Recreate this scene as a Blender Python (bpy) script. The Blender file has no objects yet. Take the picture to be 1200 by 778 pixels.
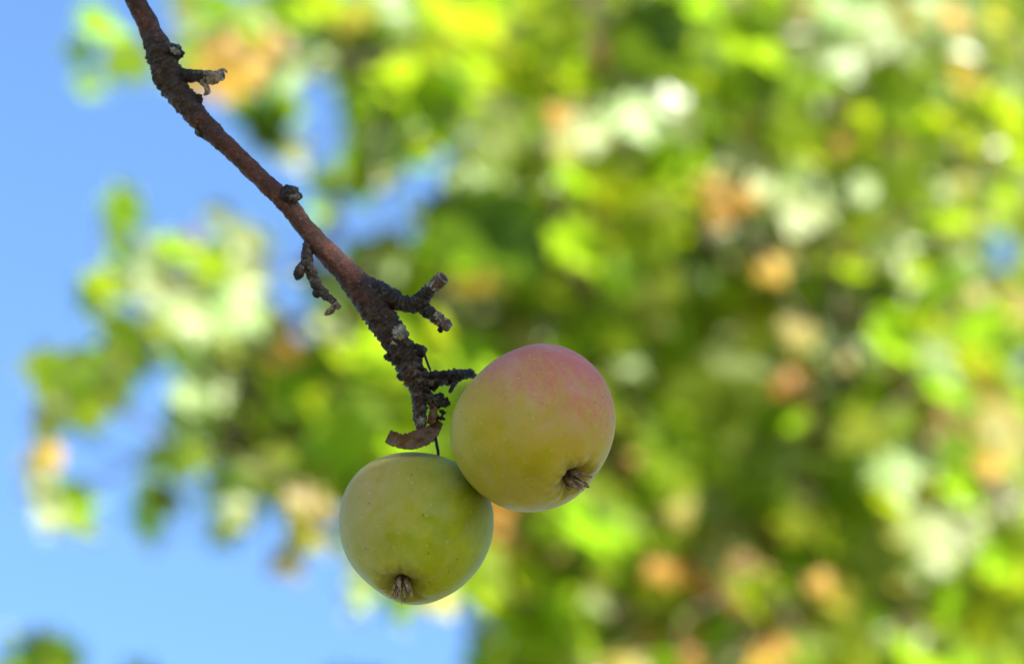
import bpy, bmesh, math, random
import numpy as np
from mathutils import Vector, Matrix, noise
random.seed(7)
R = math.radians
sc = bpy.context.scene
COL = sc.collection

# ------------------------------------------------------------------ camera, sky, sun, exposure
PITCH = R(39.0)
LENS, SENSOR = 100.0, 36.0
CAM = Vector((0, 0, 1.55))
RIGHT = Vector((1, 0, 0))
FWD = Vector((0, math.cos(PITCH), math.sin(PITCH)))
UP = Vector((0, -math.sin(PITCH), math.cos(PITCH)))
D0 = 0.9306                                   # distance of the apples
K = SENSOR / LENS / 1200.0                    # metres per photo pixel at 1 m
PX = K * D0                                   # metres per photo pixel at the apples
cam = bpy.data.cameras.new('camera'); cam_ob = bpy.data.objects.new('camera', cam); COL.objects.link(cam_ob)
cam_ob.location = CAM; cam_ob.rotation_euler = (math.pi / 2 + PITCH, 0, 0)
cam.lens = LENS; cam.sensor_width = SENSOR; cam.clip_start = 0.02; cam.clip_end = 2000
cam.dof.use_dof = True; cam.dof.focus_distance = D0 - 0.012
APERTURE = 0.0172
cam.dof.aperture_fstop = LENS / 1000.0 / APERTURE
cam.dof.aperture_blades = 9; cam.dof.aperture_rotation = R(12)
sc.camera = cam_ob

SUN = Vector((0.45, -0.785, 0.425)).normalized()          # towards the sun: high, from the right, a little behind the camera
world = bpy.data.worlds.new('World'); sc.world = world; world.use_nodes = True
wn = world.node_tree.nodes; wl = world.node_tree.links; wn.clear()
sky = wn.new('ShaderNodeTexSky'); sky.sky_type = 'NISHITA'; sky.sun_disc = False
sky.sun_elevation = math.asin(SUN.z); sky.sun_rotation = math.atan2(SUN.x, SUN.y)
sky.altitude = 100; sky.air_density = 1.2; sky.dust_density = 0.3; sky.ozone_density = 6.0
bg = wn.new('ShaderNodeBackground'); bg.inputs['Strength'].default_value = 0.115
wo = wn.new('ShaderNodeOutputWorld'); wl.new(sky.outputs[0], bg.inputs[0]); wl.new(bg.outputs[0], wo.inputs[0])
sun = bpy.data.lights.new('sun', 'SUN'); sun.energy = 5.0; sun.angle = R(0.53); sun.color = (1.0, 0.94, 0.84)
sun_ob = bpy.data.objects.new('sun', sun); COL.objects.link(sun_ob)
sun_ob.rotation_euler = SUN.to_track_quat('Z', 'Y').to_euler()
vs = sc.view_settings; vs.view_transform = 'Standard'; vs.look = 'None'; vs.gamma = 1.0; vs.use_curve_mapping = False
vs.exposure = 1.78
sc.cycles.use_denoising = True
sc.cycles.max_bounces = 14; sc.cycles.transmission_bounces = 10; sc.cycles.diffuse_bounces = 10

# ------------------------------------------------------------------ helpers
def at(px, py, depth):
    return CAM + FWD * depth + RIGHT * ((px - 600) * K * depth) + UP * ((389 - py) * K * depth)
def cdir(r, u, b):                             # direction given as right / up / towards the camera
    return (RIGHT * r + UP * u - FWD * b).normalized()
def mesh_obj(name, verts, faces, mat, parent=None, smooth=True, mats=None, fmat=None):
    me = bpy.data.meshes.new(name); me.from_pydata([tuple(v) for v in verts], [], faces)
    for m in (mats or [mat]): me.materials.append(m)
    if fmat is not None: me.polygons.foreach_set('material_index', fmat)
    if smooth: me.polygons.foreach_set('use_smooth', [True] * len(me.polygons))
    me.update()
    ob = bpy.data.objects.new(name, me); COL.objects.link(ob)
    if parent is not None: ob.parent = parent
    return ob
def empty(name, loc, label, cat, group=None):
    e = bpy.data.objects.new(name, None); COL.objects.link(e); e.location = loc; e.empty_display_size = 0.05
    e['label'] = label; e['category'] = cat
    if group: e['group'] = group
    return e
def child(ob, parent):                         # verts are in world space; keep them there
    ob.parent = parent
    M = Matrix.Identity(4); p = parent
    while p is not None:
        M = p.matrix_basis.copy() @ M if p.parent is None else p.matrix_parent_inverse @ p.matrix_basis @ M
        p = p.parent
    ob.matrix_parent_inverse = M.inverted()
    return ob

def node_mat(name):
    m = bpy.data.materials.new(name); m.use_nodes = True
    nt = m.node_tree; nt.nodes.clear()
    out = nt.nodes.new('ShaderNodeOutputMaterial'); p = nt.nodes.new('ShaderNodeBsdfPrincipled')
    nt.links.new(p.outputs[0], out.inputs[0])
    return m, nt, p, out
class N:
    def __init__(s, nt): s.nt = nt
    def n(s, t, **k):
        x = s.nt.nodes.new(t)
        for a, b in k.items(): setattr(x, a, b)
        return x
    def l(s, a, b): s.nt.links.new(a, b)
    def val(s, sock, v):
        if hasattr(v, 'links'): s.l(v, sock)
        else: sock.default_value = v
    def noise(s, vec, scale, detail=4, rough=0.6, dist=0.0):
        x = s.n('ShaderNodeTexNoise'); s.l(vec, x.inputs['Vector'])
        x.inputs['Scale'].default_value = scale; x.inputs['Detail'].default_value = detail
        x.inputs['Roughness'].default_value = rough; x.inputs['Distortion'].default_value = dist
        return x.outputs['Fac']
    def voro(s, vec, scale, feature='F1'):
        x = s.n('ShaderNodeTexVoronoi', feature=feature); s.l(vec, x.inputs['Vector']); x.inputs['Scale'].default_value = scale
        return x
    def ramp(s, fac, stops, interp='LINEAR'):
        x = s.n('ShaderNodeValToRGB'); s.l(fac, x.inputs[0]); x.color_ramp.interpolation = interp
        e = x.color_ramp.elements
        while len(e) < len(stops): e.new(0.5)
        for i, (p, c) in enumerate(stops):
            e[i].position = p; e[i].color = (c, c, c, 1) if not isinstance(c, tuple) else (*c, 1)
        return x.outputs[0]
    def mix(s, fac, a, b, mode='MIX'):
        x = s.n('ShaderNodeMix', data_type='RGBA', blend_type=mode)
        s.val(x.inputs[0], fac)
        for sock, v in ((x.inputs[6], a), (x.inputs[7], b)):
            if isinstance(v, tuple): sock.default_value = (*v, 1)
            else: s.l(v, sock)
        return x.outputs[2]
    def math(s, op, a, b=0.0, c=0.0):
        x = s.n('ShaderNodeMath', operation=op)
        for sock, v in zip(x.inputs, (a, b, c)): s.val(sock, v)
        return x.outputs[0]
    def obj(s): return s.n('ShaderNodeTexCoord').outputs['Object']
    def bump(s, h, dist, strength=1.0):
        x = s.n('ShaderNodeBump'); s.l(h, x.inputs['Height']); x.inputs['Distance'].default_value = dist
        x.inputs['Strength'].default_value = strength
        return x.outputs[0]

# ------------------------------------------------------------------ materials
def bark_mat(name, smooth_col, rough_col, grey, rugged=0.5, lich=0.25, blend=None):
    m, nt, p, _ = node_mat(name); g = N(nt); o = g.obj()
    big = g.noise(o, 90, 5, 0.65); fine = g.noise(o, 900, 4, 0.7)
    c = g.mix(g.ramp(big, [(0.5 - rugged * 0.3, 0.0), (0.62 - rugged * 0.3, 1.0)]), smooth_col, rough_col)
    lichen = lich
    if blend:                                  # reddish smooth bark where the twig is young, black rugged bark elsewhere
        at_ = g.n('ShaderNodeAttribute'); at_.attribute_name = 'rug'
        f = g.math('ADD', at_.outputs['Fac'], g.math('MULTIPLY', g.math('SUBTRACT', g.noise(o, 260, 5, .7), .5), 1.1))
        f = g.ramp(f, [(0.42, 0.0), (0.72, 1.0)])
        c = g.mix(f, c, g.mix(g.ramp(big, [(.3, 0.), (.6, 1.)]), blend[0], blend[1]))
        lichen = g.math('MULTIPLY_ADD', f, .5, lich)
        c = g.mix(g.ramp(g.noise(o, 35, 4, .6), [(.45, 0.), (.7, .45)]), c, (0.11, 0.075, 0.06))
        ln = g.voro(o, 330); c = g.mix(g.ramp(ln.outputs['Distance'], [(0.10, 0.55), (0.2, 0.0)]), c, (0.24, 0.16, 0.12))
    c = g.mix(g.ramp(fine, [(0.38, 0.8), (0.70, 0.0)]), c, tuple(x * 0.3 for x in rough_col))
    spots = g.voro(o, 260); c = g.mix(g.ramp(spots.outputs['Distance'], [(0.06, 0.22), (0.16, 0.0)]), c, grey)
    li = g.noise(o, 240, 6, 0.75); c = g.mix(g.math('MULTIPLY', g.ramp(li, [(0.55, 0.0), (0.68, 1.0)]), lichen), c, grey)
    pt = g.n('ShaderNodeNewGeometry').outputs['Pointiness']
    c = g.mix(g.ramp(pt, [(0.53, 0.0), (0.68, 0.4)]), c, grey)  # raised edges greyed, a highlight put into the colour
    g.l(c, p.inputs['Base Color']); p.inputs['Roughness'].default_value = 0.62
    p.inputs['Specular IOR Level'].default_value = 0.3
    h = g.math('ADD', g.noise(o, 600, 6, 0.7), g.math('MULTIPLY', g.noise(o, 2200, 3, 0.6), 0.4))
    g.l(g.bump(h, 0.0011, 0.9), p.inputs['Normal'])
    return m
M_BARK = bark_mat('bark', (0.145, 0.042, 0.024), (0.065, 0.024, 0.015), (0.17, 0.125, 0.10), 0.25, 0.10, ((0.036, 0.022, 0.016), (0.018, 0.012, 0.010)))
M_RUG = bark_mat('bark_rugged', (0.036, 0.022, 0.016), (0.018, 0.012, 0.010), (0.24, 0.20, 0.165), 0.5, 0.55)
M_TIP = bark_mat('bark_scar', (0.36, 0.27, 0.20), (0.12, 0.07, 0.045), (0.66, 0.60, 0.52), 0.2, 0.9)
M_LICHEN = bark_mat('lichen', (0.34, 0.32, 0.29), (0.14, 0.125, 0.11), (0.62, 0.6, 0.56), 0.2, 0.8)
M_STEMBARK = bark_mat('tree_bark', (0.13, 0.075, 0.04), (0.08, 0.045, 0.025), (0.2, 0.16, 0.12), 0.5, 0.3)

def leaf_mat(name, refl, trans, tw, rough=0.42, spec=0.5, var=0.25, hue=0.05):
    m, nt, p, out = node_mat(name); g = N(nt)
    oi = g.n('ShaderNodeObjectInfo').outputs['Random']; gi = g.n('ShaderNodeNewGeometry').outputs['Random Per Island']
    rnd = g.math('FRACT', g.math('ADD', oi, gi))
    o = g.obj(); n1 = g.noise(o, 40, 3)
    hsv = g.n('ShaderNodeHueSaturation'); hsv.inputs['Color'].default_value = (*refl, 1)
    g.l(g.math('MULTIPLY_ADD', rnd, hue, 0.5 - hue / 2), hsv.inputs['Hue'])
    g.l(g.math('MULTIPLY_ADD', g.math('ADD', rnd, n1), var, 1.0 - var), hsv.inputs['Value'])
    hs2 = g.n('ShaderNodeHueSaturation'); hs2.inputs['Color'].default_value = (*trans, 1)
    g.l(g.math('MULTIPLY_ADD', rnd, hue, 0.5 - hue / 2), hs2.inputs['Hue'])
    g.l(g.math('MULTIPLY_ADD', g.math('ADD', rnd, n1), var, 1.0 - var), hs2.inputs['Value'])
    g.l(hsv.outputs[0], p.inputs['Base Color']); p.inputs['Roughness'].default_value = rough
    p.inputs['Specular IOR Level'].default_value = spec
    t = g.n('ShaderNodeBsdfTranslucent'); g.l(hs2.outputs[0], t.inputs[0])
    mx = g.n('ShaderNodeMixShader'); mx.inputs[0].default_value = tw
    g.l(p.outputs[0], mx.inputs[1]); g.l(t.outputs[0], mx.inputs[2]); g.l(mx.outputs[0], out.inputs[0])
    return m
LM = {
    'lime':   leaf_mat('leaf_lime', (0.130, 0.182, 0.008), (0.50, 0.72, 0.020), 0.50, 0.5, 0.12),
    'green':  leaf_mat('leaf_green', (0.110, 0.162, 0.009), (0.48, 0.66, 0.020), 0.50, 0.5, 0.2),
    'gloss':  leaf_mat('leaf_sheen_pale', (0.20, 0.265, 0.065), (0.40, 0.52, 0.08), 0.30, 0.46, 0.5),  # pale base colour stands in for sun sheen on the leaf
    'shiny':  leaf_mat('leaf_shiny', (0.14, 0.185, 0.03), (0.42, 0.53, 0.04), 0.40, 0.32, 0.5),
    'dark':   leaf_mat('leaf_shade_dark', (0.088, 0.132, 0.008), (0.40, 0.54, 0.014), 0.46, 0.5, 0.2),  # darker green stands in for leaves lying in shade
    'deep':   leaf_mat('leaf_shade_deep', (0.040, 0.080, 0.010), (0.16, 0.26, 0.012), 0.40, 0.5, 0.3),  # darkest green, deep crown shade put into the leaf colour
    'orange': leaf_mat('leaf_orange', (0.42, 0.225, 0.030), (0.66, 0.38, 0.035), 0.45, 0.5, 0.4, 0.25, 0.03),
    'yellow': leaf_mat('leaf_yellow', (0.32, 0.27, 0.06), (0.60, 0.50, 0.06), 0.45, 0.5, 0.5),
    'brown':  leaf_mat('leaf_brown', (0.20, 0.10, 0.028), (0.40, 0.19, 0.03), 0.40, 0.6, 0.3),
    'apple':  leaf_mat('leaf_apple', (0.060, 0.11, 0.025), (0.18, 0.28, 0.03), 0.30, 0.42, 0.5),
}

# ------------------------------------------------------------------ ground
m_ground, nt, p, _ = node_mat('ground_grass'); g = N(nt); o = g.obj()
c = g.mix(g.ramp(g.noise(o, 0.7, 6, 0.7), [(0.35, 0.0), (0.65, 1.0)]), (0.26, 0.24, 0.09), (0.46, 0.38, 0.19))
c = g.mix(g.ramp(g.noise(o, 30, 5, 0.75), [(0.3, 0.5), (0.6, 0.0)]), c, (0.08, 0.08, 0.03))
g.l(c, p.inputs['Base Color']); p.inputs['Roughness'].default_value = 0.95
g.l(g.bump(g.noise(o, 60, 6, 0.8), 0.03), p.inputs['Normal'])
gv, gf = [], []; n = 40
gxs = [math.copysign(abs(t) ** 3 * 900, t) for t in np.linspace(-1, 1, n)]
for y in gxs:
    for x in gxs:
        d = math.hypot(x, y); gv.append((x, y + 3, noise.noise(Vector((x * .12, y * .12, 0))) * 0.10 - min(d, 400) * 0.002))
for j in range(n - 1):
    for i in range(n - 1):
        a = j * n + i; gf.append((a, a + 1, a + n + 1, a + n))
gr = mesh_obj('ground', gv, gf, m_ground); gr['kind'] = 'structure'

# ------------------------------------------------------------------ tubes
def catmull(P, step):
    P = [np.array(p, float) for p in P]; P = [2 * P[0] - P[1]] + P + [2 * P[-1] - P[-2]]
    out = []
    for i in range(1, len(P) - 2):
        p0, p1, p2, p3 = P[i - 1:i + 3]
        n = max(2, int(np.linalg.norm((p2 - p1)[:3]) / step))
        for k in range(n):
            t = k / n
            out.append(0.5 * ((2 * p1) + (p2 - p0) * t + (2 * p0 - 5 * p1 + 4 * p2 - p3) * t * t + (3 * p1 - p0 - 3 * p2 + p3) * t ** 3))
    out.append(P[-2]); return out
def tube(path, seg, disp=None, cap0=True, cap1='round'):
    """path: rows (x,y,z,r,rug) in metres -> verts, faces; disp(pos, s, ang, r, rug) -> extra radius"""
    V, F = [], []
    T = [np.array(p[:3]) for p in path]
    nrm = None; s = 0.0
    for i, p in enumerate(path):
        t = T[min(i + 1, len(T) - 1)] - T[max(i - 1, 0)]; t = Vector(t).normalized()
        if nrm is None: nrm = t.orthogonal().normalized()
        nrm = (nrm - t * nrm.dot(t)).normalized(); bi = t.cross(nrm)
        if i: s += float(np.linalg.norm(T[i] - T[i - 1]))
        c = Vector(T[i])
        for k in range(seg):
            a = 2 * math.pi * k / seg; d = nrm * math.cos(a) + bi * math.sin(a)
            r = p[3]
            if disp: r = max(r * 0.4, r + disp(c + d * r, s, a, r, p[4]))
            V.append(c + d * r)
    n = len(path)
    for i in range(n - 1):
        for k in range(seg):
            a = i * seg + k; b = i * seg + (k + 1) % seg; F.append((a, b, b + seg, a + seg))
    def cap(row, t, r, kind, flip):
        ring = [row * seg + k for k in range(seg)]
        c = sum((V[i] for i in ring), Vector()) / seg
        prof = [(0.75, 0.45), (0.4, 0.75)] if kind == 'round' else [(0.78, -0.05), (0.6, -0.55)] if kind == 'cup' else []
        last = ring
        for f, h in prof:
            new = []
            for i in ring:
                V.append(c + (V[i] - c) * f + t * (h * r)); new.append(len(V) - 1)
            for k in range(seg):
                q = (last[k], last[(k + 1) % seg], new[(k + 1) % seg], new[k]); F.append(q[::-1] if flip else q)
            last = new
        V.append(c + t * r * (0.9 if kind == 'round' else -0.6 if kind == 'cup' else 0.0)); ci = len(V) - 1
        for k in range(seg):
            q = (last[k], last[(k + 1) % seg], ci); F.append(q[::-1] if flip else q)
    t0 = Vector(T[0] - T[1]).normalized(); t1 = Vector(T[-1] - T[-2]).normalized()
    if cap0: cap(0, t0, path[0][3], 'flat', True)
    if cap1: cap(n - 1, t1, path[-1][3], cap1, False)
    return V, F
def bark_disp(ring_px=5.0, amp=1.0, seed=0.0):
    off = Vector((seed * 3.1, seed * 1.7, seed))
    def f(pos, s, ang, r, rug):
        q = pos / PX + off * 10
        warp = noise.noise(q / 9) * 2.4 + math.sin(ang + seed) * 0.8
        ring = math.sin((s / PX / ring_px) * 2 * math.pi + warp * 2.0)
        ring = max(ring, -0.3) * (0.5 + 0.8 * noise.noise(q / 14 + Vector((5, 0, 0))))
        h = 0.10 * noise.noise(q / 16) + rug * amp * (0.07 * ring + 0.34 * noise.noise(q / 7.5) + 0.30 * noise.noise(q / 3.6))
        h += 0.02 * noise.noise(q / 2.5)
        return h * min(r, 11 * PX)
    return f
def px_path(pts, step=1.3):
    """pts: (px, py, r_px, rug, dz_px) -> world path"""
    W = []
    for q in pts:
        x, y, r, rug = q[:4]; dz = q[4] if len(q) > 4 else 0
        dep = D0 + dz * PX; w = at(x, y, dep); W.append((w.x, w.y, w.z, r * PX * dep / D0, rug))
    return catmull(W, step * PX)

# ------------------------------------------------------------------ the apple branch
apple_mid = at(560, 560, D0)
branch = empty('apple_branch', at(140, -60, D0 + 0.02), 'bare knobbly dark brown apple branch with short spurs, slanting down to two apples', 'branch')
main_px = [(159, 0, 12.2, .25, 40), (169, 20, 12, .25, 38), (179, 42, 13, .5, 35), (190, 66, 17, 1, 32), (199, 93, 16.5, 1, 30), (216, 118, 14.5, .8, 26),
           (239, 145, 12.5, .45, 22), (271, 176, 11.0, .22, 18), (303, 207, 10.8, .18, 14), (335, 237, 11.6, .3, 10), (357, 266, 11.0, .2, 8),
           (386, 299, 13, .25, 5), (412, 326, 16, .4, 3), (432, 350, 18.5, .7, 0), (448, 374, 17, 1, -2), (462, 396, 15.5, 1.1, -4), (473, 418, 15, 1.2, -4),
           (485, 437, 14, 1.2, -3), (492, 452, 12, 1.2, -2), (491, 468, 9.5, 1.2, -2), (492, 482, 8, .9, -2), (493, 494, 7.5, .5, -3), (494, 503, 6, .4, -3)]
W = []
for xyz, r, rug in (((-0.47, 0.72, 2.62), .0135, .7), ((-0.38, 0.70, 2.53), .0085, .5), ((-0.30, 0.672, 2.435), .0060, .4), ((-0.22, 0.65, 2.345), .0046, .3)):
    W.append((*xyz, r, rug))
for q in [(40, -225, 15, .3, 50), (82, -150, 14, .3, 48), (118, -85, 13.5, .3, 46), (142, -38, 13, .25, 43)] + main_px:
    dep = D0 + q[4] * PX; w = at(q[0], q[1], dep); W.append((w.x, w.y, w.z, q[2] * PX * dep / D0, q[3]))
path = catmull(W, 1.15 * PX)
V, F = tube(path, 30, bark_disp(5.2, 1.0, 1.3))
seg = 30
stem = mesh_obj('main_stem', V, F, M_BARK)
ra = stem.data.attributes.new('rug', 'FLOAT', 'POINT')
ra.data.foreach_set('value', [path[min(i // seg, len(path) - 1)][4] for i in range(len(V))])
child(stem, branch)

def spur(name, pts, mat, parent=branch, seg=20, amp=1.0, ring=4.2, seed=0.0, cap1='round'):
    V, F = tube(px_path(pts, 0.9), seg, bark_disp(ring, amp, seed), True, cap1)
    return child(mesh_obj(name, V, F, mat), parent)
def knob(name, x, y, r, mat, parent=branch, stretch=(1, 1, 1), rot=0.0, dz=0.0, seed=0.0, rough=0.35, sub=4):
    bm = bmesh.new(); bmesh.ops.create_icosphere(bm, subdivisions=sub, radius=1.0)
    c = at(x, y, D0 + dz * PX); ca, sa = math.cos(rot), math.sin(rot)
    for v in bm.verts:
        p = v.co.copy()
        k = 1 + rough * (0.55 * noise.noise(p * 1.5 + Vector((seed, 3, 1))) + 0.45 * noise.noise(p * 3.5 + Vector((seed, 0, 9))) + 0.4 * noise.noise(p * 8))
        p = Vector((p.x * stretch[0], p.y * stretch[1], p.z * stretch[2])) * (k * r * PX)
        u, w = p.x * ca - p.y * sa, p.x * sa + p.y * ca
        v.co = c + RIGHT * u - UP * w - FWD * p.z
    me = bpy.data.meshes.new(name); bm.to_mesh(me); bm.free(); me.materials.append(mat)
    me.polygons.foreach_set('use_smooth', [True] * len(me.polygons))
    ob = bpy.data.objects.new(name, me); COL.objects.link(ob)
    return child(ob, parent)

# knobs along the stem
knob('bud', 204, 62, 10, M_RUG, stretch=(1.05, .9, 1), dz=26, seed=2, rough=.6)
knob('bud', 339, 229, 12.5, M_RUG, stretch=(1.05, .92, .95), dz=6, seed=4, rough=.4)
knob('bud', 234, 153, 7.5, M_RUG, stretch=(.8, 1.1, .9), dz=20, seed=6, rough=.5)
knob('bud', 231, 117, 7, M_RUG, stretch=(1.0, .9, .9), dz=22, seed=8, rough=.5)
knob('bud', 183, 92, 4.5, M_RUG, dz=28, seed=9, rough=.7, sub=3)
knob('bud', 172, 55, 4.0, M_RUG, dz=30, seed=10, rough=.7, sub=3)
knob('lichen_patch', 205, 60, 6.0, M_LICHEN, stretch=(1.1, .6, .5), rot=.5, dz=-4 + 20, seed=12, rough=.8, sub=3)
# upper stub with a pale broken end
s1 = spur('spur', [(205, 89, 9, .8, 26), (220, 89, 7.5, 1, 23), (234, 90, 7, .8, 20), (243, 91, 7, .7, 18)], M_RUG, seed=2.2)
spur('spur_tip', [(240, 91, 7.6, .5, 18.5), (250, 91, 7.6, .9, 17), (257, 89, 7.2, 1.0, 16), (262, 88, 5.6, 1.2, 15)], M_TIP, s1, seed=3.1, cap1='cup')
spur('broken_stub', [(238, 94, 5, .8, 18), (241, 101, 4, 1, 17), (243, 108, 3.2, 1.2, 16), (240, 111, 2.0, 1, 16)], M_TIP, s1, 14, seed=5.0)
spur('bud_scale', [(256, 84, 2.6, 1, 14), (262, 82, 2.0, 1, 13), (266, 85, 1.2, 1, 12)], M_LICHEN, s1, 10, seed=5.5)
# hanging crooked spur
s2 = spur('spur', [(364, 284, 8, .6, 6), (361, 296, 7, .9, 3), (359, 307, 7, 1, 1), (364, 318, 6.4, 1.1, 0), (369, 330, 6.2, 1.2, -2), (374, 340, 5.6, 1.2, -3), (382, 346, 5.2, 1.2, -4), (389, 352, 4.4, 1.1, -5), (394, 357, 3.6, 1, -6)], M_RUG, seed=7.7, ring=6)
knob('bud', 351, 318, 7.6, M_RUG, s2, stretch=(.82, 1.35, .9), rot=.35, dz=0, seed=14, rough=.3)
knob('bud', 371, 344, 5.0, M_RUG, s2, stretch=(.9, 1.1, .9), dz=-3, seed=15, rough=.6, sub=3)
spur('spur_tip', [(392, 356, 4.2, .9, -5), (396, 359, 3.8, 1, -6), (399, 357, 2.2, 1, -6)], M_TIP, s2, 12, seed=8.0, cap1='cup')
spur('broken_stub', [(393, 358, 3.0, .8, -5), (388, 364, 3.8, 1.1, -6), (382, 368, 2.6, 1.0, -7)], M_TIP, s2, 12, seed=8.6)
# forked spur
s3 = spur('spur', [(434, 338, 13, .6, 2), (452, 345, 11.5, .8, -2), (468, 354, 10, 1, -6), (480, 357, 9.2, 1.1, -9), (491, 354, 9.5, 1.0, -11), (498, 352, 8, 1, -12)], M_RUG, seed=9.1, ring=5)
spur('fork_twig', [(488, 355, 8, 1, -10), (497, 346, 7.6, 1.1, -13), (504, 339, 7.4, 1.1, -16), (508, 335, 7.2, .9, -17)], M_RUG, s3, seed=10.3)
spur('spur_tip', [(505, 338, 7.5, .5, -16), (511, 333, 8.0, .6, -19), (517, 328, 8.3, .8, -22), (520, 325, 7.6, .8, -24)], M_TIP, s3, seed=11.0, cap1='cup')
spur('fork_twig', [(489, 354, 8, 1, -10), (497, 361, 7.4, 1.1, -11), (504, 367, 7.0, 1.0, -12), (511, 373, 6.8, .8, -13)], M_RUG, s3, seed=12.4)
spur('spur_tip', [(508, 370, 7.0, .7, -12), (516, 376, 7.2, 1.0, -13), (523, 381, 7.2, 1.2, -14), (528, 384, 5.0, 1.2, -14)], M_TIP, s3, seed=13.0, cap1='cup')
knob('bud_scale', 516, 386, 3.4, M_RUG, s3, dz=-15, seed=18, rough=.8, sub=3)
# warts, scars and flakes on the rugged lower stretch
knob('lichen_patch', 468, 390, 10.5, M_LICHEN, stretch=(.8, .75, .5), rot=.5, dz=-17, seed=21, rough=.9)
knob('lichen_patch', 461, 402, 6, M_LICHEN, stretch=(.5, 1.0, .4), rot=-.4, dz=-17, seed=22, rough=.9, sub=3)
knob('bud', 441, 366, 9, M_RUG, stretch=(.9, 1, .7), dz=-13, seed=23, rough=.7)
knob('bud', 490, 411, 8, M_RUG, stretch=(1.2, .9, .9), dz=-4, seed=24, rough=.6)
knob('bud', 455, 418, 4.5, M_RUG, dz=-4, seed=25, rough=.8, sub=3)
knob('bud', 470, 441, 5, M_RUG, dz=-3, seed=26, rough=.8, sub=3)
for i, (x, y, r) in enumerate([(476, 404, 5), (482, 420, 5), (466, 424, 5), (492, 430, 5), (478, 432, 4), (499, 440, 5), (508, 439, 4), (489, 447, 5), (521, 437, 4), (534, 434, 3.2), (500, 456, 4)]):
    knob('wart', x, y, r, M_RUG, stretch=(1.3, .6, .7), rot=.5 + .3 * math.sin(i * 2.1), dz=-13, seed=30 + i, rough=.9, sub=3)
spur('thorn_twig', [(494, 405, 2.4, .4, -8), (497, 414, 1.9, .5, -9), (500, 423, 1.6, .4, -10), (504, 433, 1.4, .3, -10)], M_RUG, branch, 10, seed=14.0)
s4 = spur('spur', [(488, 448, 12, 1, -3), (502, 446, 10, 1.1, -2), (515, 444, 9.0, 1.2, 0), (529, 441, 7.6, 1.2, 4), (541, 439, 6.6, 1.1, 10), (552, 437, 5.5, 1.0, 18)], M_RUG, seed=15.2, ring=5.5)
spur('bud_scale', [(535, 446, 3.0, .8, 0), (531, 452, 3.0, 1, -2), (527, 459, 2.0, 1, -3)], M_RUG, s4, 12, seed=16.0)
# ragged remains of the blossom cluster and a dry leaf base
s5 = spur('spur', [(494, 458, 6, 1, -6), (503, 464, 5.5, 1.2, -8), (512, 468, 5.5, 1.4, -9), (519, 473, 4.6, 1.4, -10)], M_RUG, seed=17.0)
for i, (x, y, r, st) in enumerate([(515, 465, 5.5, (1.1, .8, .8)), (522, 471, 4.6, (1, 1.1, .8)), (511, 476, 4.6, (.7, 1.3, .7)), (519, 483, 3.6, (.8, 1, .8)), (512, 489, 3.4, (.8, 1, .8)), (518, 490, 3.2, (1.2, .7, .8)), (504, 470, 4, (1, 1, .8))]):
    knob('bud_scale', x, y, r, M_RUG, s5, stretch=st, rot=i * .7, dz=-9, seed=50 + i, rough=1.2, sub=3)
m_dry, nt, p, _ = node_mat('dry_leaf'); g = N(nt); o = g.obj()
c = g.mix(g.ramp(g.noise(o, 110, 5, .7), [(.35, 0.), (.65, 1.)]), (0.060, 0.016, 0.006), (0.125, 0.070, 0.020))
c = g.mix(g.ramp(g.noise(o, 500, 5, .7), [(.5, 0.), (.75, .7)]), c, (0.03, 0.014, 0.010))
g.l(c, p.inputs['Base Color']); p.inputs['Roughness'].default_value = .55; g.l(g.bump(g.noise(o, 500, 5, .7), .0006), p.inputs['Normal'])
def flap(name, line, parent, mat, thick=.6):
    """curled dry sheet: rows (x, y, halfwidth, tilt, dz)"""
    V, F = [], []; rows = catmull([(a, b, c_, d, e) for a, b, c_, d, e in line], 1.6); nw = 9
    for side in (0, 1):
        for i, q in enumerate(rows):
            a = rows[max(i - 1, 0)]; b = rows[min(i + 1, len(rows) - 1)]
            t = Vector((b[0] - a[0], b[1] - a[1])).normalized(); nn = Vector((-t.y, t.x))
            for k in range(nw):
                w = (k / (nw - 1) * 2 - 1)
                wob = 1 + .20 * noise.noise(Vector((i * .45, w * 2, 3))) + .16 * noise.noise(Vector((i * 1.3, w * 3, 8)))
                x = q[0] + nn.x * w * q[2] * wob; y = q[1] + nn.y * w * q[2] * wob
                z = q[4] + q[3] * w * q[2] + 3.2 * (1 - w * w) + noise.noise(Vector((x * .12, y * .12, 7))) * 3.5 + noise.noise(Vector((x * .4, y * .4, 2))) * 1.2 + side * thick
                V.append(at(x, y, D0 + z * PX))
    nr = len(rows); off = nr * nw
    for i in range(nr - 1):
        for k in range(nw - 1):
            a = i * nw + k; F.append((a, a + 1, a + nw + 1, a + nw)); F.append((off + a, off + a + nw, off + a + nw + 1, off + a + 1))
    rim = [k for k in range(nw)] + [i * nw + nw - 1 for i in range(1, nr)] + [(nr - 1) * nw + k for k in range(nw - 2, -1, -1)] + [i * nw for i in range(nr - 2, 0, -1)]
    for j in range(len(rim)):
        a, b = rim[j], rim[(j + 1) % len(rim)]; F.append((b, a, a + off, b + off))
    return child(mesh_obj(name, V, F, mat), parent)
dry = flap('dry_leaf_scrap', [(516, 494, 4, .2, -10), (509, 503, 7.5, .5, -12), (498, 511, 10.5, .35, -15), (484, 516, 10.5, .1, -17), (471, 517, 9, -.1, -15), (461, 514, 9, -.3, -12), (454, 511, 7.5, -.4, -9)], branch, m_dry)
flap('dry_leaf_scrap', [(505, 473, 3, .3, -13), (508, 481, 4.6, .3, -15), (506, 490, 5, .3, -15), (503, 497, 3, .3, -13)], branch, m_dry)
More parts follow.
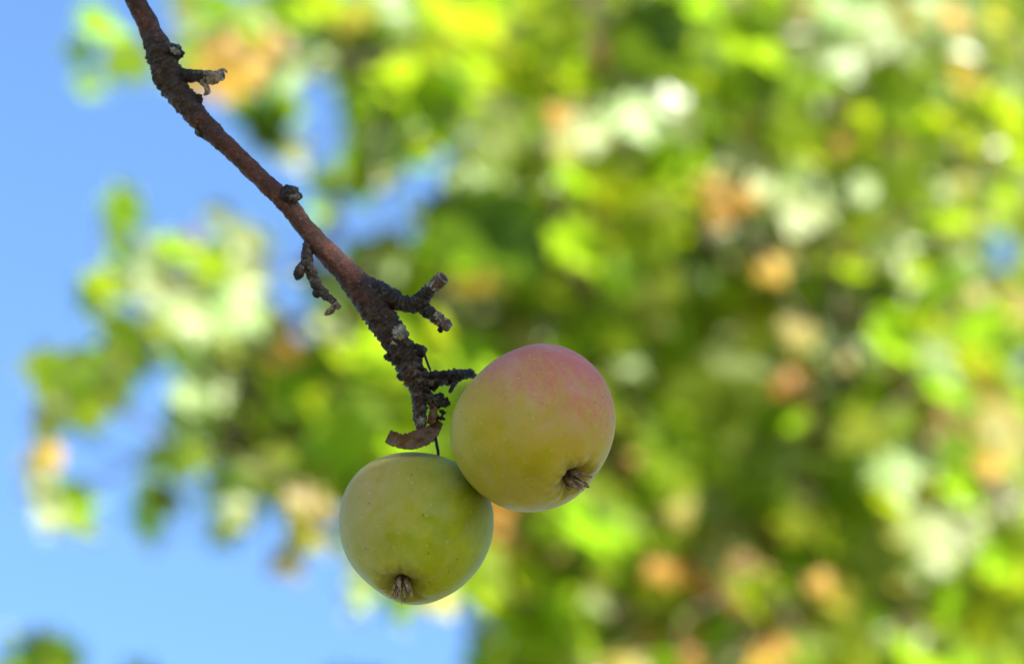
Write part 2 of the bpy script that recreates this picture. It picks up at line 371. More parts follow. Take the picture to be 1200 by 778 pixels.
knob('lichen_patch', 493, 494, 6.6, M_LICHEN, stretch=(.95, 1.1, .7), dz=-7, seed=70, rough=.7)

# ------------------------------------------------------------------ apples
def apple_mat(name, blush_dir, blush_lo, blush_hi, blush_amt, base_a, base_b, tan_amt):
    m, nt, p, _ = node_mat(name); g = N(nt); o = g.obj()
    nv = g.n('ShaderNodeVectorMath', operation='NORMALIZE'); g.l(o, nv.inputs[0])
    dp = g.n('ShaderNodeVectorMath', operation='DOT_PRODUCT'); g.l(nv.outputs[0], dp.inputs[0]); dp.inputs[1].default_value = blush_dir
    # streaks that run from stem to eye: stretched noise
    mp = g.n('ShaderNodeMapping'); mp.inputs['Scale'].default_value = (1, 1, 0.22); g.l(o, mp.inputs[0])
    st = g.noise(mp.outputs[0], 260, 5, .7); cl = g.noise(o, 75, 4, .6); fi = g.noise(o, 700, 4, .7)
    base = g.mix(g.ramp(cl, [(.3, 0.), (.7, 1.)]), base_a, base_b)
    base = g.mix(g.ramp(st, [(.35, .22), (.7, 0.)]), base, tuple(x * .6 for x in base_a))
    f = g.math('ADD', dp.outputs['Value'], g.math('MULTIPLY', g.math('SUBTRACT', cl, .5), .8))
    f = g.math('ADD', f, g.math('MULTIPLY', g.math('SUBTRACT', st, .5), 1.0))
    f = g.math('ADD', f, g.math('MULTIPLY', g.math('SUBTRACT', fi, .5), .8))
    mr = g.n('ShaderNodeMapRange'); g.l(f, mr.inputs[0]); mr.inputs[1].default_value = blush_lo; mr.inputs[2].default_value = blush_hi; mr.interpolation_type = 'SMOOTHSTEP'
    tan = g.n('ShaderNodeMapRange'); g.l(f, tan.inputs[0]); tan.inputs[1].default_value = blush_lo - .6; tan.inputs[2].default_value = blush_lo + .25; tan.interpolation_type = 'SMOOTHSTEP'
    c = g.mix(g.math('MULTIPLY', tan.outputs[0], tan_amt), base, (0.42, 0.24, 0.075))
    c = g.mix(g.math('MULTIPLY', mr.outputs[0], blush_amt), c, (0.42, 0.095, 0.100))
    # pale lenticels and dark specks
    v1 = g.voro(o, 300); c = g.mix(g.math('MULTIPLY', g.ramp(v1.outputs['Distance'], [(.07, 1.), (.17, 0.)]), .20), c, (0.60, 0.56, 0.28))
    v2 = g.voro(o, 240); sel = g.ramp(v2.outputs['Color'], [(.42, 0.), (.48, 1.)])
    c = g.mix(g.math('MULTIPLY', g.math('MULTIPLY', g.ramp(v2.outputs['Distance'], [(.05, 1.), (.13, 0.)]), sel), .7), c, (0.10, 0.065, 0.03))
    sp = g.n('ShaderNodeSeparateXYZ'); g.l(nv.outputs[0], sp.inputs[0])
    eye = g.n('ShaderNodeMapRange'); g.l(g.math('ADD', sp.outputs['Z'], g.math('MULTIPLY', g.math('SUBTRACT', st, .5), .25)), eye.inputs[0]); eye.inputs[1].default_value = -.90; eye.inputs[2].default_value = -1.0
    c = g.mix(g.math('MULTIPLY', eye.outputs[0], .55), c, (0.15, 0.10, 0.03))          # russet round the eye
    ru = g.noise(o, 130, 6, .75); c = g.mix(g.math('MULTIPLY', g.ramp(ru, [(.63, 0.), (.72, 1.)]), .42), c, (0.24, 0.15, 0.05))
    bl = g.noise(o, 48, 5, .65, .6); c = g.mix(g.math('MULTIPLY', g.ramp(bl, [(.42, 0.), (.68, 1.)]), .16), c, (0.50, 0.48, 0.46))   # dusty wax bloom, in patches
    g.l(c, p.inputs['Base Color'])
    rg = g.ramp(cl, [(.3, .44), (.7, .58)]); g.l(rg, p.inputs['Roughness'])
    p.inputs['Specular IOR Level'].default_value = .12
    p.inputs['Sheen Weight'].default_value = 0.0; p.inputs['Sheen Roughness'].default_value = .45; p.inputs['Sheen Tint'].default_value = (.86, .86, 1, 1)
    p.inputs['Subsurface Weight'].default_value = .12; p.inputs['Subsurface Radius'].default_value = (.004, .003, .001); p.inputs['Subsurface Scale'].default_value = 1.0
    g.l(g.bump(g.math('ADD', fi, g.math('MULTIPLY', cl, 2.)), .00025, .5), p.inputs['Normal'])
    return m
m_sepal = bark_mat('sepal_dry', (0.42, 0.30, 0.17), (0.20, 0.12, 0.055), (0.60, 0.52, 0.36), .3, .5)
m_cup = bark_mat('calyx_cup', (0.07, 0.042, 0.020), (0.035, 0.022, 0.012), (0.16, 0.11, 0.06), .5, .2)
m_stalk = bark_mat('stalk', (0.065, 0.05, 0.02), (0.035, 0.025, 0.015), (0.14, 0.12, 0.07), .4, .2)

def make_apple(center, calyx_dir, spin, Rr, Hh, mat, label, seed, sepals, tilt_dir, stem_pts, dents):
    ap = empty('apple', center, label, 'apple', 'apples at the branch end')
    zc = -Vector(calyx_dir); xh = (RIGHT - zc * RIGHT.dot(zc)).normalized(); yh = zc.cross(xh)
    Rm = Matrix((xh, yh, zc)).transposed().to_4x4() @ Matrix.Rotation(spin, 4, 'Z')
    nt_, nphi = 110, 120; V, F = [], []
    dl = [(Rm.to_3x3().inverted() @ cdir(*d_), a_) for d_, a_ in dents]
    def surf(th, ph):
        s_, c_ = math.sin(th), math.cos(th)
        rho = Rr * (abs(s_) ** .86) * (1 + .075 * c_ - .03 * c_ * c_); z = Hh * math.copysign(abs(c_) ** .97, c_)
        z -= .0075 * math.exp(-(rho / .0075) ** 2) if c_ > 0 else 0
        if c_ < 0:
            lob = 1 + .45 * math.cos(5 * ph + seed) + .3 * math.cos(11 * ph + 2 * seed)
            z += .0038 * math.exp(-(rho / .0058) ** 2) + .0006 * math.exp(-((rho - .0065) / .004) ** 2) * lob * -1.4
        k = 1 + .013 * math.cos(5 * ph + seed) * (.4 - .6 * c_) + .022 * math.cos(2 * ph + seed * 2) + .014 * math.cos(3 * ph + 1 + seed)
        v = Vector((rho * k * math.cos(ph), rho * k * math.sin(ph), z))
        u_ = v.normalized(); lop = sum(a_ * max(0.0, u_.dot(d_)) ** 4 for d_, a_ in dl)
        return v * (1 + lop + .012 * noise.noise(v * 70 + Vector((seed, 0, 0))) + .045 * noise.noise(v * 24 + Vector((seed * 2, 4, 0))))
    for i in range(nt_ + 1):
        th = .012 + (math.pi - .024) * i / nt_
        for j in range(nphi): V.append(surf(th, 2 * math.pi * j / nphi))
    for i in range(nt_):
        for j in range(nphi):
            a = i * nphi + j; b = i * nphi + (j + 1) % nphi; F.append((a, a + nphi, b + nphi, b))
    V.append(surf(.0, 0)); V.append(surf(math.pi, 0))
    for j in range(nphi):
        F.append((len(V) - 2, j, (j + 1) % nphi)); F.append((len(V) - 1, nt_ * nphi + (j + 1) % nphi, nt_ * nphi + j))
    skin = mesh_obj('skin', V, F, mat, ap); skin.matrix_local = Rm
    # calyx: a small dark cup with dry sepals
    zb = surf(math.pi, 0).z
    path = [np.array((0, 0, zb + .0012, .0016, .6)), np.array((0, 0, zb - .0003, .0022, .8)), np.array((0, 0, zb - .0016, .0026, 1.)), np.array((0, 0, zb - .0022, .0024, 1.))]
    Vc, Fc = tube(path, 18, bark_disp(6, .6, seed), True, 'cup')
    cal = mesh_obj('calyx', Vc, Fc, m_cup, ap); cal.matrix_local = Rm
    inv = Rm.to_3x3().inverted(); tl = inv @ Vector(tilt_dir)
    rng = random.Random(int(seed * 10))
    for k in range(sepals):
        a = 2 * math.pi * k / sepals + rng.uniform(-.25, .25); out = Vector((math.cos(a), math.sin(a), 0))
        L = rng.uniform(.0048, .0072); wd = rng.uniform(.0009, .0014); side = Vector((-out.y, out.x, 0))
        pos = out * .0021 + Vector((0, 0, zb - .0012)); d = (Vector((0, 0, -1)) + out * rng.uniform(-.1, .35)).normalized()
        Vs, Fs = [], []; ns = 9; curl = rng.uniform(.3, .9); tw = rng.uniform(-.12, .12)
        for s in range(ns + 1):
            t = s / ns; w = wd * (1 - t) ** .55 * (1 + .25 * math.sin(t * 9 + k)) + .00012
            nrm_ = d.cross(side).normalized()
            for e, hh in ((-1, .0), (-.4, .0005), (.4, .0005), (1, .0)):
                Vs.append(pos + side * (w * e) + nrm_ * hh)
            for e in (1, -1): Vs.append(pos + side * (w * e * .9) - nrm_ * .00025)
            pos = pos + d * (L / ns); d = (d + (tl * .16 + out * .07 * curl * (1 - t)) + side * tw).normalized(); side = (side - d * side.dot(d)).normalized()
        for s in range(ns):
            for e in range(6):
                a_ = s * 6 + e; b_ = s * 6 + (e + 1) % 6; Fs.append((a_, b_, b_ + 6, a_ + 6))
        Fs.append(tuple(range(5, -1, -1))); Fs.append(tuple(ns * 6 + e for e in range(6)))
        mesh_obj('sepal', Vs, Fs, m_sepal, cal)
    Vh, Fh = [], []
    for k in range(14):
        a = rng.uniform(0, 6.28); q = Vector((math.cos(a), math.sin(a), 0)) * rng.uniform(0, .0018) + Vector((0, 0, zb - .001))
        d = (Vector((0, 0, -1)) + Vector((rng.uniform(-.6, .6), rng.uniform(-.6, .6), 0)) + tl * .6).normalized()
        pth = [np.array((*(q + d * (.0052 * t) + tl * (.002 * t * t)), .00016, 0)) for t in (0, .35, .7, 1)]
        v_, f_ = tube(pth, 5, None, True, 'flat'); o_ = len(Vh); Vh += v_; Fh += [tuple(x + o_ for x in f) for f in f_]
    mesh_obj('stamen_tuft', Vh, Fh, m_sepal, cal)
    # stalk out of the stem cavity, up to its spur
    top = Rm @ surf(0, 0); w0 = Vector(center) + top
    rows = [(*(w0 - Rm.to_3x3() @ Vector((0, 0, .001))), .0013, .3), (*(w0 + Rm.to_3x3() @ Vector((0, 0, .006))), .0011, .3)] + [(*at(x, y, D0 + dz * PX), r * PX, .3) for x, y, r, dz in stem_pts]
    v_, f_ = tube(catmull(rows, .0006), 12, bark_disp(5, .5, seed), True, 'round')
    child(mesh_obj('stalk', v_, f_, m_stalk), ap)
    return ap, Rm
def blush(Rm_dir, calyx_dir, spin):
    zc = -Vector(calyx_dir); xh = (RIGHT - zc * RIGHT.dot(zc)).normalized(); yh = zc.cross(xh)
    Rm = Matrix((xh, yh, zc)).transposed() @ Matrix.Rotation(spin, 3, 'Z')
    return Rm.inverted() @ Vector(Rm_dir)
cal_a = cdir(.54, -.62, .57); cal_b = cdir(-.17, -.70, .69)
ma = apple_mat('apple_skin_blushed', blush(cdir(.30, .94, .12), cal_a, .4), .10, 1.02, .88, (0.31, 0.285, 0.006), (0.43, 0.385, 0.006), .5)
mb = apple_mat('apple_skin_green', blush(cdir(-.62, .72, .25), cal_b, 1.1), .62, 1.45, .35, (0.22, 0.265, 0.005), (0.34, 0.385, 0.014), .4)
make_apple(at(624.5, 506, D0 - .013), cal_a, .4, 99.5 * PX, 88.5 * PX, ma, 'larger pink-blushed yellow-green apple, upper of the pair, pressed against the spur', 1.7, 6, cdir(.75, -.35, .55),
           [(572, 447, 3.2, 60), (553, 440, 3.4, 24), (542, 439, 3.5, 10)],
           [((-.7, .7, .1), -.05), ((.8, .58, .1), .03), ((.55, -.8, .1), -.035), ((-.8, -.5, .1), -.02)])
make_apple(at(487.5, 620, D0 + .004), cal_b, 1.1, 89 * PX, 87 * PX, mb, 'smaller plain green apple, lower of the pair, hanging below the dry leaf scrap', 4.1, 6, cdir(0, -.9, .45),
           [(513, 536, 1.9, 30), (512, 522, 1.9, 14), (509, 508, 2.1, 0), (506, 494, 2.3, -8)],
           [((-.68, -.72, .1), -.045), ((.72, -.66, .1), -.04), ((-.55, .83, .1), .02), ((.0, -1, .1), .02)])

# ------------------------------------------------------------------ leaves of the trees behind
def lobed_outline(rng):
    half = [(0, 0), (.10, -.03), (.28, -.10), (.26, .06), (.52, .10), (.40, .22), (.62, .42), (.42, .42), (.30, .40), (.36, .62), (.22, .66), (.12, .82), (0, 1.0)]
    h = [(x * rng.uniform(.9, 1.1), y + rng.uniform(-.02, .02)) for x, y in half]
    return h
def leaf_mesh(name, mat, seed, shape='lobed'):
    rng = random.Random(seed)
    h = lobed_outline(rng) if shape == 'lobed' else [(0, 0), (.16, .1), (.27, .28), (.30, .46), (.24, .68), (.12, .88), (0, 1.0)]
    fold = rng.uniform(.10, .38); curl = rng.uniform(-.25, .35); wav = rng.uniform(.02, .07)
    def z(x, y): return -fold * abs(x) - curl * (y - .5) ** 2 + wav * math.sin(9 * x + 6 * y + seed)
    V, F = [], []
    mid = [(0, t) for t in (0.0, .2, .4, .6, .8, 1.0)]
    for x, y in mid: V.append((x, y, z(x, y)))
    for sgn in (1, -1):
        idx = []
        for x, y in h[1:-1]:
            V.append((sgn * x, y, z(sgn * x, y))); idx.append(len(V) - 1)
        ring = [0] + idx + [5]
        for a, b in zip(ring[:-1], ring[1:]):
            ym = (V[a][1] + V[b][1]) / 2; c_ = min(range(6), key=lambda i: abs(mid[i][1] - min(max(ym - .08, .05), .95)))
            if c_ in (a, b): c_ = 4 if b == 5 else 1
            F.append((a, b, c_) if sgn > 0 else (b, a, c_))
        # close gaps along the midrib
        used = sorted({f[2] for f in F[-(len(ring) - 1):]})
        last = None
        for f in F[-(len(ring) - 1):]:
            if last is not None and f[2] != last[0]:
                F.append((last[0], last[1], f[2]) if sgn > 0 else (last[1], last[0], f[2]))
            last = (f[2], f[1] if sgn > 0 else f[0])
    me = bpy.data.meshes.new(name); me.from_pydata(V, [], F); me.materials.append(mat); me.update()
    return me
LEAF = {k: [leaf_mesh('leaf', m, 11 * i + 3 * len(k) + 1) for i in range(3)] for k, m in LM.items() if k != 'apple'}
def leaf_matrix(center, n, size, rng, down=.8):
    n = n.normalized()
    t = Vector((rng.uniform(-.9, .9), rng.uniform(-.5, .5), -down + rng.uniform(-.5, .5)))
    t = (t - n * t.dot(n)).normalized(); x = t.cross(n)
    base = center - t * size * .5
    return Matrix(((x.x * size, t.x * size, n.x * size, base.x), (x.y * size, t.y * size, n.y * size, base.y), (x.z * size, t.z * size, n.z * size, base.z), (0, 0, 0, 1)))
def rvec(rng, a): return Vector((rng.uniform(-a, a), rng.uniform(-a, a), rng.uniform(-a, a)))
def orient(cls, center, rng):
    v = (CAM - center).normalized()
    if cls == 'L':
        if rng.random() < .6: return 'lime', v - SUN * 1.0 + rvec(rng, .3)
        return 'lime', v + SUN * rng.uniform(.05, .55) + rvec(rng, .25)
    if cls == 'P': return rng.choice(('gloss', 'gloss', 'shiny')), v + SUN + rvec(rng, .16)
    if cls == 'G': return (rng.choice(('green', 'green', 'shiny')), v * .9 + SUN * rng.uniform(-.8, .5) + rvec(rng, .4))
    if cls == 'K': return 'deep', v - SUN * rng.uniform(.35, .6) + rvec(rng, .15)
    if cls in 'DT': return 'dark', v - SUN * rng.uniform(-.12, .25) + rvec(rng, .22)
    if cls == 'O': return 'orange', v + SUN * rng.choice((.4, .6, .8)) + rvec(rng, .25)
    if cls == 'Y': return 'yellow', v + SUN * rng.choice((.7, -.9)) + rvec(rng, .3)
    if cls == 'B': return 'brown', v + SUN * rng.uniform(-.1, .5) + rvec(rng, .3)

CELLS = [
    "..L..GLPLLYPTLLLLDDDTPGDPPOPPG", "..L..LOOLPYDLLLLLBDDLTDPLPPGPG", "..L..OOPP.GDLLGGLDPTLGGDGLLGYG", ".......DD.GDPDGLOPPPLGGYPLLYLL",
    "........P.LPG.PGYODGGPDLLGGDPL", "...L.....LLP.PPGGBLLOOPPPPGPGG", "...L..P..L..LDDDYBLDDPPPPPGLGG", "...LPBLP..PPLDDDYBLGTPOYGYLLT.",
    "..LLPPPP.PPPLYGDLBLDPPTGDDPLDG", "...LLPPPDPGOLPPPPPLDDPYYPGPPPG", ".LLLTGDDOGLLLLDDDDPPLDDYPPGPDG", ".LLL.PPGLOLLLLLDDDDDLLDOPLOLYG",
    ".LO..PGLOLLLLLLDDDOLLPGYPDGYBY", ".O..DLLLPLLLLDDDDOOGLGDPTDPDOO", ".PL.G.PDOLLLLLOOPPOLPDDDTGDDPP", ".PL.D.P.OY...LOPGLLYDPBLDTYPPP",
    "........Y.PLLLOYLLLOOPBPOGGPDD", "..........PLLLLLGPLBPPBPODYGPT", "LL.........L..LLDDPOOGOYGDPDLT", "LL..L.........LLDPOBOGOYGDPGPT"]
def cell(px, py):
    i, j = int(py // 40), int(px // 40)
    return CELLS[i][j] if 0 <= i < 20 and 0 <= j < 30 else None
# large leaves one can make out: x, y, size, class
BIG = [(540, 75, 190, 'L'), (600, 120, 150, 'L'), (500, 120, 120, 'L'), (655, 50, 110, 'L'), (575, 285, 150, 'D'), (540, 262, 90, 'D'), (615, 300, 90, 'D'), (560, 170, 120, 'G'),
       (430, 450, 170, 'L'), (470, 400, 110, 'L'), (390, 520, 130, 'L'), (760, 150, 95, 'P'), (690, 160, 70, 'P'), (758, 108, 100, 'D'), (775, 55, 130, 'D'),
       (510, 60, 60, 'G'), (437, 70, 80, 'D'), (300, 140, 80, 'D'), (320, 165, 60, 'D'), (130, 55, 90, 'L'), (140, 255, 60, 'L'), (118, 330, 60, 'L'), (135, 375, 60, 'L'),
       (230, 300, 80, 'L'), (285, 285, 60, 'P'), (250, 365, 110, 'P'), (165, 325, 45, 'P'), (80, 460, 110, 'L'), (95, 590, 70, 'L'), (55, 600, 55, 'P'), (188, 590, 55, 'D'),
       (278, 605, 55, 'P'), (345, 620, 80, 'Y'), (215, 480, 80, 'P'), (295, 90, 70, 'O'), (245, 75, 50, 'O'), (565, 215, 60, 'P'), (655, 140, 50, 'O'), (700, 615, 150, 'L'), (640, 720, 120, 'L'), (540, 690, 110, 'L'), (330, 560, 70, 'L'), (362, 598, 65, 'G'), (302, 565, 55, 'G'), (425, 700, 50, 'P'), (478, 702, 72, 'L'), (518, 706, 60, 'Y'), (572, 672, 74, 'L'), (410, 640, 50, 'L'), (232, 540, 55, 'L'), (200, 545, 60, 'G'), (66, 535, 50, 'O'), (168, 320, 44, 'P')]
BIG_R = [(850, 75, 150, 'T'), (820, 110, 90, 'L'), (860, 410, 170, 'D'), (850, 470, 130, 'D'), (890, 480, 90, 'D'), (825, 465, 70, 'L'), (935, 590, 150, 'D'), (985, 590, 110, 'T'), (900, 570, 90, 'D'),
         (840, 240, 80, 'O'), (880, 235, 50, 'O'), (855, 200, 70, 'P'), (920, 250, 100, 'P'), (1000, 240, 90, 'P'), (910, 320, 60, 'O'), (870, 300, 80, 'P'), (1060, 120, 100, 'L'), (1115, 470, 80, 'L'),
         (1070, 545, 90, 'P'), (1110, 640, 100, 'P'), (990, 60, 100, 'P'), (835, 700, 70, 'P'), (965, 685, 50, 'O'), (920, 760, 50, 'O'), (1160, 550, 60, 'O'), (815, 775, 50, 'O'), (875, 690, 90, 'B'), (885, 640, 80, 'B'),
         (1030, 720, 90, 'D'), (1170, 730, 100, 'T'), (1115, 20, 60, 'O'), (850, 20, 45, 'P'), (850, 335, 40, 'P'), (872, 380, 40, 'P'), (935, 395, 50, 'Y'), (1100, 425, 70, 'P')]

def twig_net(nodes, trunk, r0, max_n=100000):
    """join every leaf base to the nearest twig already grown; thickness follows the load carried"""
    P = [np.array(t[:3]) for t in trunk]; par = [max(i - 1, 0) for i in range(len(P))]; nt_ = len(P)
    todo = np.array([tuple(n_) for n_ in nodes]); order = []
    best = np.full(len(todo), 1e9); bi = np.zeros(len(todo), int)
    for i, q in enumerate(P):
        d = np.linalg.norm(todo - q, axis=1); u = d < best; best[u] = d[u]; bi[u] = i
    alive = np.ones(len(todo), bool)
    for _ in range(len(todo)):
        k = int(np.argmin(np.where(alive, best, 1e9))); alive[k] = False
        P.append(todo[k]); par.append(int(bi[k])); ni = len(P) - 1
        d = np.linalg.norm(todo - todo[k], axis=1) * 1.0 + .01; u = (d < best) & alive; best[u] = d[u]; bi[u] = ni
    load = np.ones(len(P))
    for i in range(len(P) - 1, nt_ - 1, -1): load[par[i]] += load[i]
    V, F = [], []
    for i in range(nt_, len(P)):
        a, b = Vector(P[par[i]]), Vector(P[i]); r1 = min(.0010 * load[i] ** .42, r0); r2 = r1 * .85
        t = (b - a)
        if t.length < 1e-4: continue
        mid = (a + b) / 2 + Vector((0, 0, -.06 * t.length)); t.normalize(); u = t.orthogonal().normalized(); w = t.cross(u); o_ = len(V)
        for c_, r in ((a, r1), (mid, r1), (b, r2)):
            for k in range(5): V.append(c_ + (u * math.cos(k * 1.2566) + w * math.sin(k * 1.2566)) * r)
        for s in (0, 5):
            for k in range(5): F.append((o_ + s + k, o_ + s + (k + 1) % 5, o_ + s + 5 + (k + 1) % 5, o_ + s + 5 + k))
    return V, F
def bake(leaves, name, parent):
    """many leaves too small or hidden to pick apart, joined as one mass"""
    keys = sorted({(k, v) for k, v, _ in leaves}); V, F, fm = [], [], []
    mats = list(LM.keys()); src = {kv: ([x.co.copy() for x in LEAF[kv[0]][kv[1]].vertices], [tuple(q.vertices) for q in LEAF[kv[0]][kv[1]].polygons]) for kv in keys}
    for k, v, M in leaves:
        vs_, fs_ = src[(k, v)]; o_ = len(V); V += [M @ x for x in vs_]; F += [tuple(i + o_ for i in f) for f in fs_]; fm += [mats.index(k)] * len(fs_)
    ob = mesh_obj(name, V, F, None, mats=[LM[k] for k in mats], fmat=fm, smooth=False); child(ob, parent); ob['kind'] = 'stuff'
    return ob
def make_tree(name, label, trunk_pts, singles, mass, r_max):
    root = empty(name, Vector(trunk_pts[0][:3]), label, 'tree', 'trees behind the apples')
    path = catmull(trunk_pts, .03); V, F = tube(path, 12, lambda pos, s, a, r, rug: r * .25 * noise.noise(pos * 25))
    child(mesh_obj('trunk', V, F, M_STEMBARK), root)
    singles, mass = singles[:300], mass + singles[300:]
    for k, v, M in singles:
        ob = bpy.data.objects.new('leaf', LEAF[k][v]); COL.objects.link(ob); ob.parent = root
        ob.matrix_local = Matrix.Translation(-root.location) @ M
    if mass: bake(mass, 'foliage', root)
    nodes = [M.translation for _, _, M in singles + mass]
    V, F = twig_net(nodes, path, r_max); child(mesh_obj('twigs', V, F, M_STEMBARK), root)['kind'] = 'stuff'
    return root
rng = random.Random(21)
def add(lst, x, y, depth, size_px, cls):
    c_ = at(x, y, depth); k, n_ = orient(cls, c_, rng)
    lst.append((k, rng.randrange(3), leaf_matrix(c_, n_, size_px * K * depth, rng)))
def near_sky(x, y, d=34):
    return any(cell(x + a * d, y + b * d) == '.' for a, b in ((1, 0), (-1, 0), (0, 1), (0, -1), (.7, .7), (-.7, -.7), (.7, -.7), (-.7, .7)))
sM, sR, sS, mM, mR, mS = [], [], [], [], [], []
for lst, src, d0 in ((sM, BIG, 2.2), (sR, BIG_R, 2.35)):
    for x, y, s, c_ in src:
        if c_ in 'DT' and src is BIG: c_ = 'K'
        n_ = 1 if s < 75 or c_ in 'KDT' else 2 if s < 110 else 3   # a patch of one tone is a spray of two or three leaves
        for q in range(n_):
            r_ = 0 if n_ == 1 else s * .24
            add(lst, x + rng.uniform(-r_, r_), y + rng.uniform(-r_, r_), (d0 - .1 if c_ in 'OY' else rng.uniform(d0, d0 + .3)), s * (.95, .78, .66)[n_ - 1] * (.72 if c_ == 'O' else 1), c_)
for i in range(20):
    for j in range(30):
        c_ = CELLS[i][j]
        if c_ == '.': continue
        if c_ in 'DT' and (rng.random() < .65 or j < 11): c_ = rng.choice('GGL')
        if c_ == 'P' and i > 8 and j > 15 and rng.random() < .35: c_ = 'L'
        if c_ in 'OB' and i > 11 and rng.random() < .4: c_ = rng.choice('LY')
        x, y = 40 * j + 20 + rng.uniform(-9, 9), 40 * i + 20 + rng.uniform(-9, 9)
        sz = rng.uniform(46, 66)
        if near_sky(x, y, 30): sz = rng.uniform(40, 52)
        low_left = y > 700 and x < 260
        if low_left: y += 14; sz = 42
        for _ in range(0 if low_left or near_sky(x, y, 30) else 2):
            add(mR if x >= 800 else mM, x + rng.uniform(-18, 18), y + rng.uniform(-18, 18), rng.uniform(2.45, 2.75), rng.uniform(32, 52), c_ if rng.random() < .55 else rng.choice('LLLLLGGGY'))
        add(sS if low_left else sR if x >= 800 else sM, x, y, rng.uniform(2.6, 2.85) if c_ in 'DTGB' else rng.uniform(2.4, 2.65), sz, c_)
MIX_M, MIX_R = 'LLLLLLLGG', 'LLLLLLLLGGP'
for i in range(-8, 28):
    for j in range(-2, 42):
        x0, y0 = 40 * j, 40 * i; inside = 0 <= i < 20 and 0 <= j < 30
        if inside:
            if CELLS[i][j] == '.' or x0 < 400 and y0 > 700: continue
            nf = 2 if x0 < 440 else 3
        else:
            if i < 0 and x0 < 330 - 20 * i * .5: continue
            if i >= 20 and x0 < 580 or (j < 0): continue
            nf = 1
        for _ in range(nf):
            x, y = x0 + rng.uniform(0, 40), y0 + rng.uniform(0, 40)
            if inside and near_sky(x, y, 26):
                if rng.random() < .6: continue
                sz = rng.uniform(28, 42)
            else: sz = rng.uniform(34, 62)
            if x < 800: add(mM, x, y, rng.uniform(2.75, 3.3), sz, rng.choice('LLLPG' if x < 420 else MIX_M))
            else: add(mR, x, y, rng.uniform(2.8, 3.4), sz * .9, rng.choice(MIX_R))
for _ in range(130):                               # small, mostly pale leaves added to stand in for sun glints
    x, y = rng.uniform(620, 1200), rng.uniform(0, 778)
    if near_sky(x, y, 20) or cell(x, y) in 'DT' and rng.random() < .7: continue
    add(mM if x < 800 else mR, x, y, rng.uniform(2.3, 2.9), rng.uniform(14, 28), rng.choice('PPPPYOL'))
for _ in range(420):                               # the crown of the low tree, mostly below the frame
    a = rng.uniform(0, 6.283); rr = .42 * math.sqrt(rng.random()); h = rng.random()
    q = at(60, 905, 2.9) + Vector((math.cos(a) * rr, math.sin(a) * rr, (rng.random() - .6) * .5))
    v = q - CAM; dd = v.dot(FWD); py = 389 - v.dot(UP) / dd / K; px = 600 + v.dot(RIGHT) / dd / K
    if py < 815 and not (px < 80 and py > 765): continue
    cls = rng.choice('LLLGG'); k, n_ = orient(cls, q, rng); mS.append((k, rng.randrange(3), leaf_matrix(q, n_, rng.uniform(.05, .08), rng)))

sF, mF = [], []
for n_ in range(5200):                             # a taller tree farther off, in full sun, seen through the gaps
    x, y = rng.uniform(400, 1420), rng.uniform(-220, 1000)
    if 0 <= x < 1200 and 0 <= y < 778 and (cell(x, y) == '.' or near_sky(x, y, 30)): continue
    if x < 560 and (y < 0 or y > 560): continue
    lst = sF if len(sF) < 290 and 0 < x < 1200 and 0 < y < 778 and n_ % 6 == 0 else mF
    add(lst, x, y, rng.uniform(6.0, 6.5) if lst is sF else rng.uniform(6.2, 8.2), rng.uniform(34, 52), rng.choice('LLLLLLGGGGPPYO'))
state = rng.getstate()
for n_ in range(230):                              # outermost leaves of the two near crowns, open to the sun
    x, y = rng.uniform(440, 1190), rng.uniform(130, 790)
    if near_sky(x, y, 42) or cell(x, min(y, 777)) in 'KOP.' or any(math.hypot(x - b[0], y - b[1]) < b[2] * .5 for b in BIG + BIG_R if b[3] in 'DTOP'): continue
    add(mM if x < 800 else mR, x, y, rng.uniform(2.3, 2.5), rng.uniform(48, 84), rng.choice('LLLLG'))
rng.setstate(state)
def trunk_of(ground_xy, pts, r_bottom):
    g0 = (*ground_xy, -.02, r_bottom, 0)
    rows = [g0]; n_ = len(pts)
    for k, (x, y, d, r) in enumerate(pts):
        w = at(x, y, d); rows.append((w.x, w.y, w.z, r, 0))
    return rows
tM = trunk_of((.46, 2.75), [(800, 1100, 2.82, .017), (780, 780, 2.78, .013), (765, 620, 2.76, .012), (735, 440, 2.74, .011), (705, 270, 2.72, .011), (693, 60, 2.72, .010), (680, -160, 2.75, .008), (660, -330, 2.8, .004)], .024)
tR = trunk_of((.85, 3.0), [(900, 1100, 3.0, .026), (890, 780, 2.92, .022), (878, 650, 2.86, .020), (900, 540, 2.95, .018), (960, 380, 3.1, .016), (1010, 200, 3.2, .013), (1040, 0, 3.3, .011), (1060, -250, 3.4, .005)], .036)
tF = trunk_of((1.25, 6.1), [(980, 1500, 7.0, .075), (960, 1000, 7.1, .065), (940, 600, 7.2, .055), (925, 250, 7.25, .042), (930, -60, 7.3, .028), (925, -260, 7.4, .012)], .11)
w = at(60, 905, 2.9); tS = [(w.x, w.y, -.02, .018, 0), (w.x + .02, w.y, .8, .015, 0), (w.x - .01, w.y, w.z - .1, .009, 0), (w.x, w.y, w.z + .12, .004, 0)]
make_tree('maple_tree', 'slender young maple with bright lime leaves, spreading out into open blue sky behind the apples', tM, sM, mM, .008)
make_tree('maple_tree', 'dense maple with green leaves toned dark for shade and pale for sheen, orange dead patches and a brown trunk', tR, sR, mR, .010)
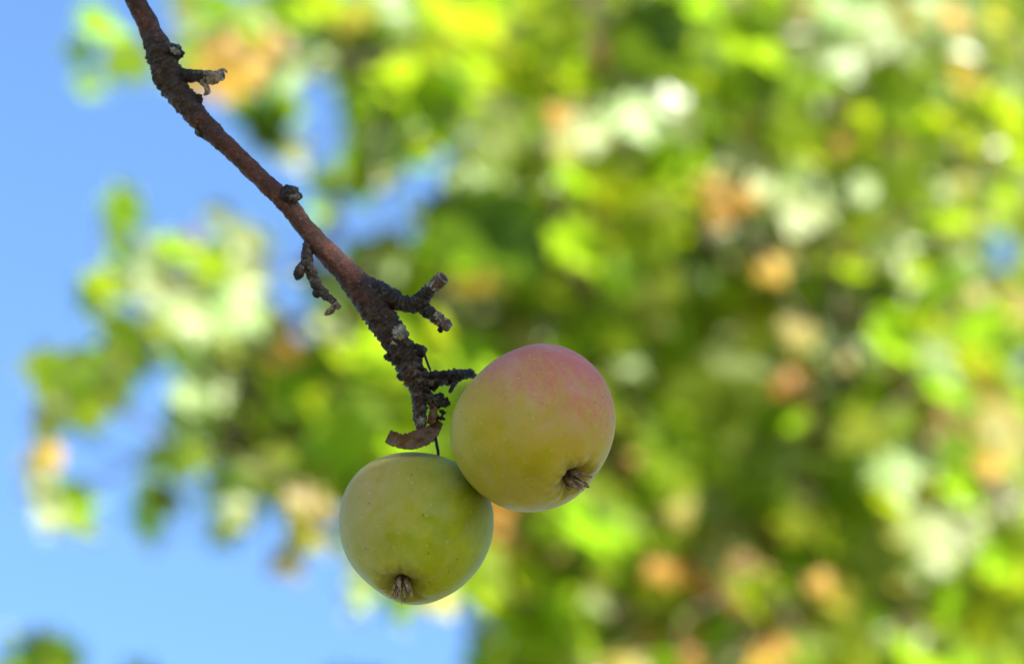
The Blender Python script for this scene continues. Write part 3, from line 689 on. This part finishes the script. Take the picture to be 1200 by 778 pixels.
make_tree('maple_tree', 'taller sunlit tree standing farther off, its small-looking leaves filling gaps between the nearer maples', tF, sF, mF, .02)
make_tree('maple_tree', 'low treetop of a few green leaves alone in the blue sky', tS, sS, mS, .006)

# ------------------------------------------------------------------ the apple tree the branch belongs to (out of view, its leaf clump placed to shade the fruit)
at_root = empty('apple_tree', (-1.05, .35, 0), 'apple tree out of view, with a leaf clump added toward the sun to shade the two apples', 'tree')
limb = [(-1.05, .35, -.02, .075, 0), (-1.02, .36, .7, .062, 0), (-.95, .40, 1.5, .055, 0), (-.80, .50, 2.15, .045, 0), (-.47, .72, 2.62, .034, 0), (0.0, .62, 2.95, .026, 0), (.5, .5, 3.1, .018, 0), (1.0, .4, 3.25, .010, 0), (1.4, .3, 3.35, .004, 0)]
V, F = tube(catmull(limb, .03), 18, lambda pos, s, a, r, rug: r * (.16 * noise.noise(pos * 18) + .12 * noise.noise(pos * 50)))
child(mesh_obj('trunk', V, F, M_STEMBARK), at_root)
LEAF['apple'] = [leaf_mesh('leaf', LM['apple'], 100 + i, 'oval') for i in range(3)]
crown = []
shade_center = apple_mid + SUN * 1.55  # unseen leaf clump, added on the sun line to keep the apples shaded
for _ in range(3600):
    d = rvec(rng, 1)
    if d.length > 1: continue
    q = shade_center + Vector((d.x * .48, d.y * .45, d.z * .36))
    crown.append(('apple', rng.randrange(3), leaf_matrix(q, Vector((rng.uniform(-.6, .6), rng.uniform(-.6, .6), 1)), rng.uniform(.06, .085), rng, .2)))
for _ in range(320):
    t = rng.random(); q = Vector((-.9 + 1.2 * t, .25 + rng.uniform(-.5, .3), 2.75 + .35 * t + rng.uniform(-.15, .5)))
    crown.append(('apple', rng.randrange(3), leaf_matrix(q, Vector((rng.uniform(-.6, .6), rng.uniform(-.6, .6), 1)), rng.uniform(.06, .085), rng, .2)))
bake(crown, 'foliage', at_root)
V, F = twig_net([M.translation for _, _, M in crown], catmull(limb, .05)[-60:], .008); child(mesh_obj('twigs', V, F, M_STEMBARK), at_root)
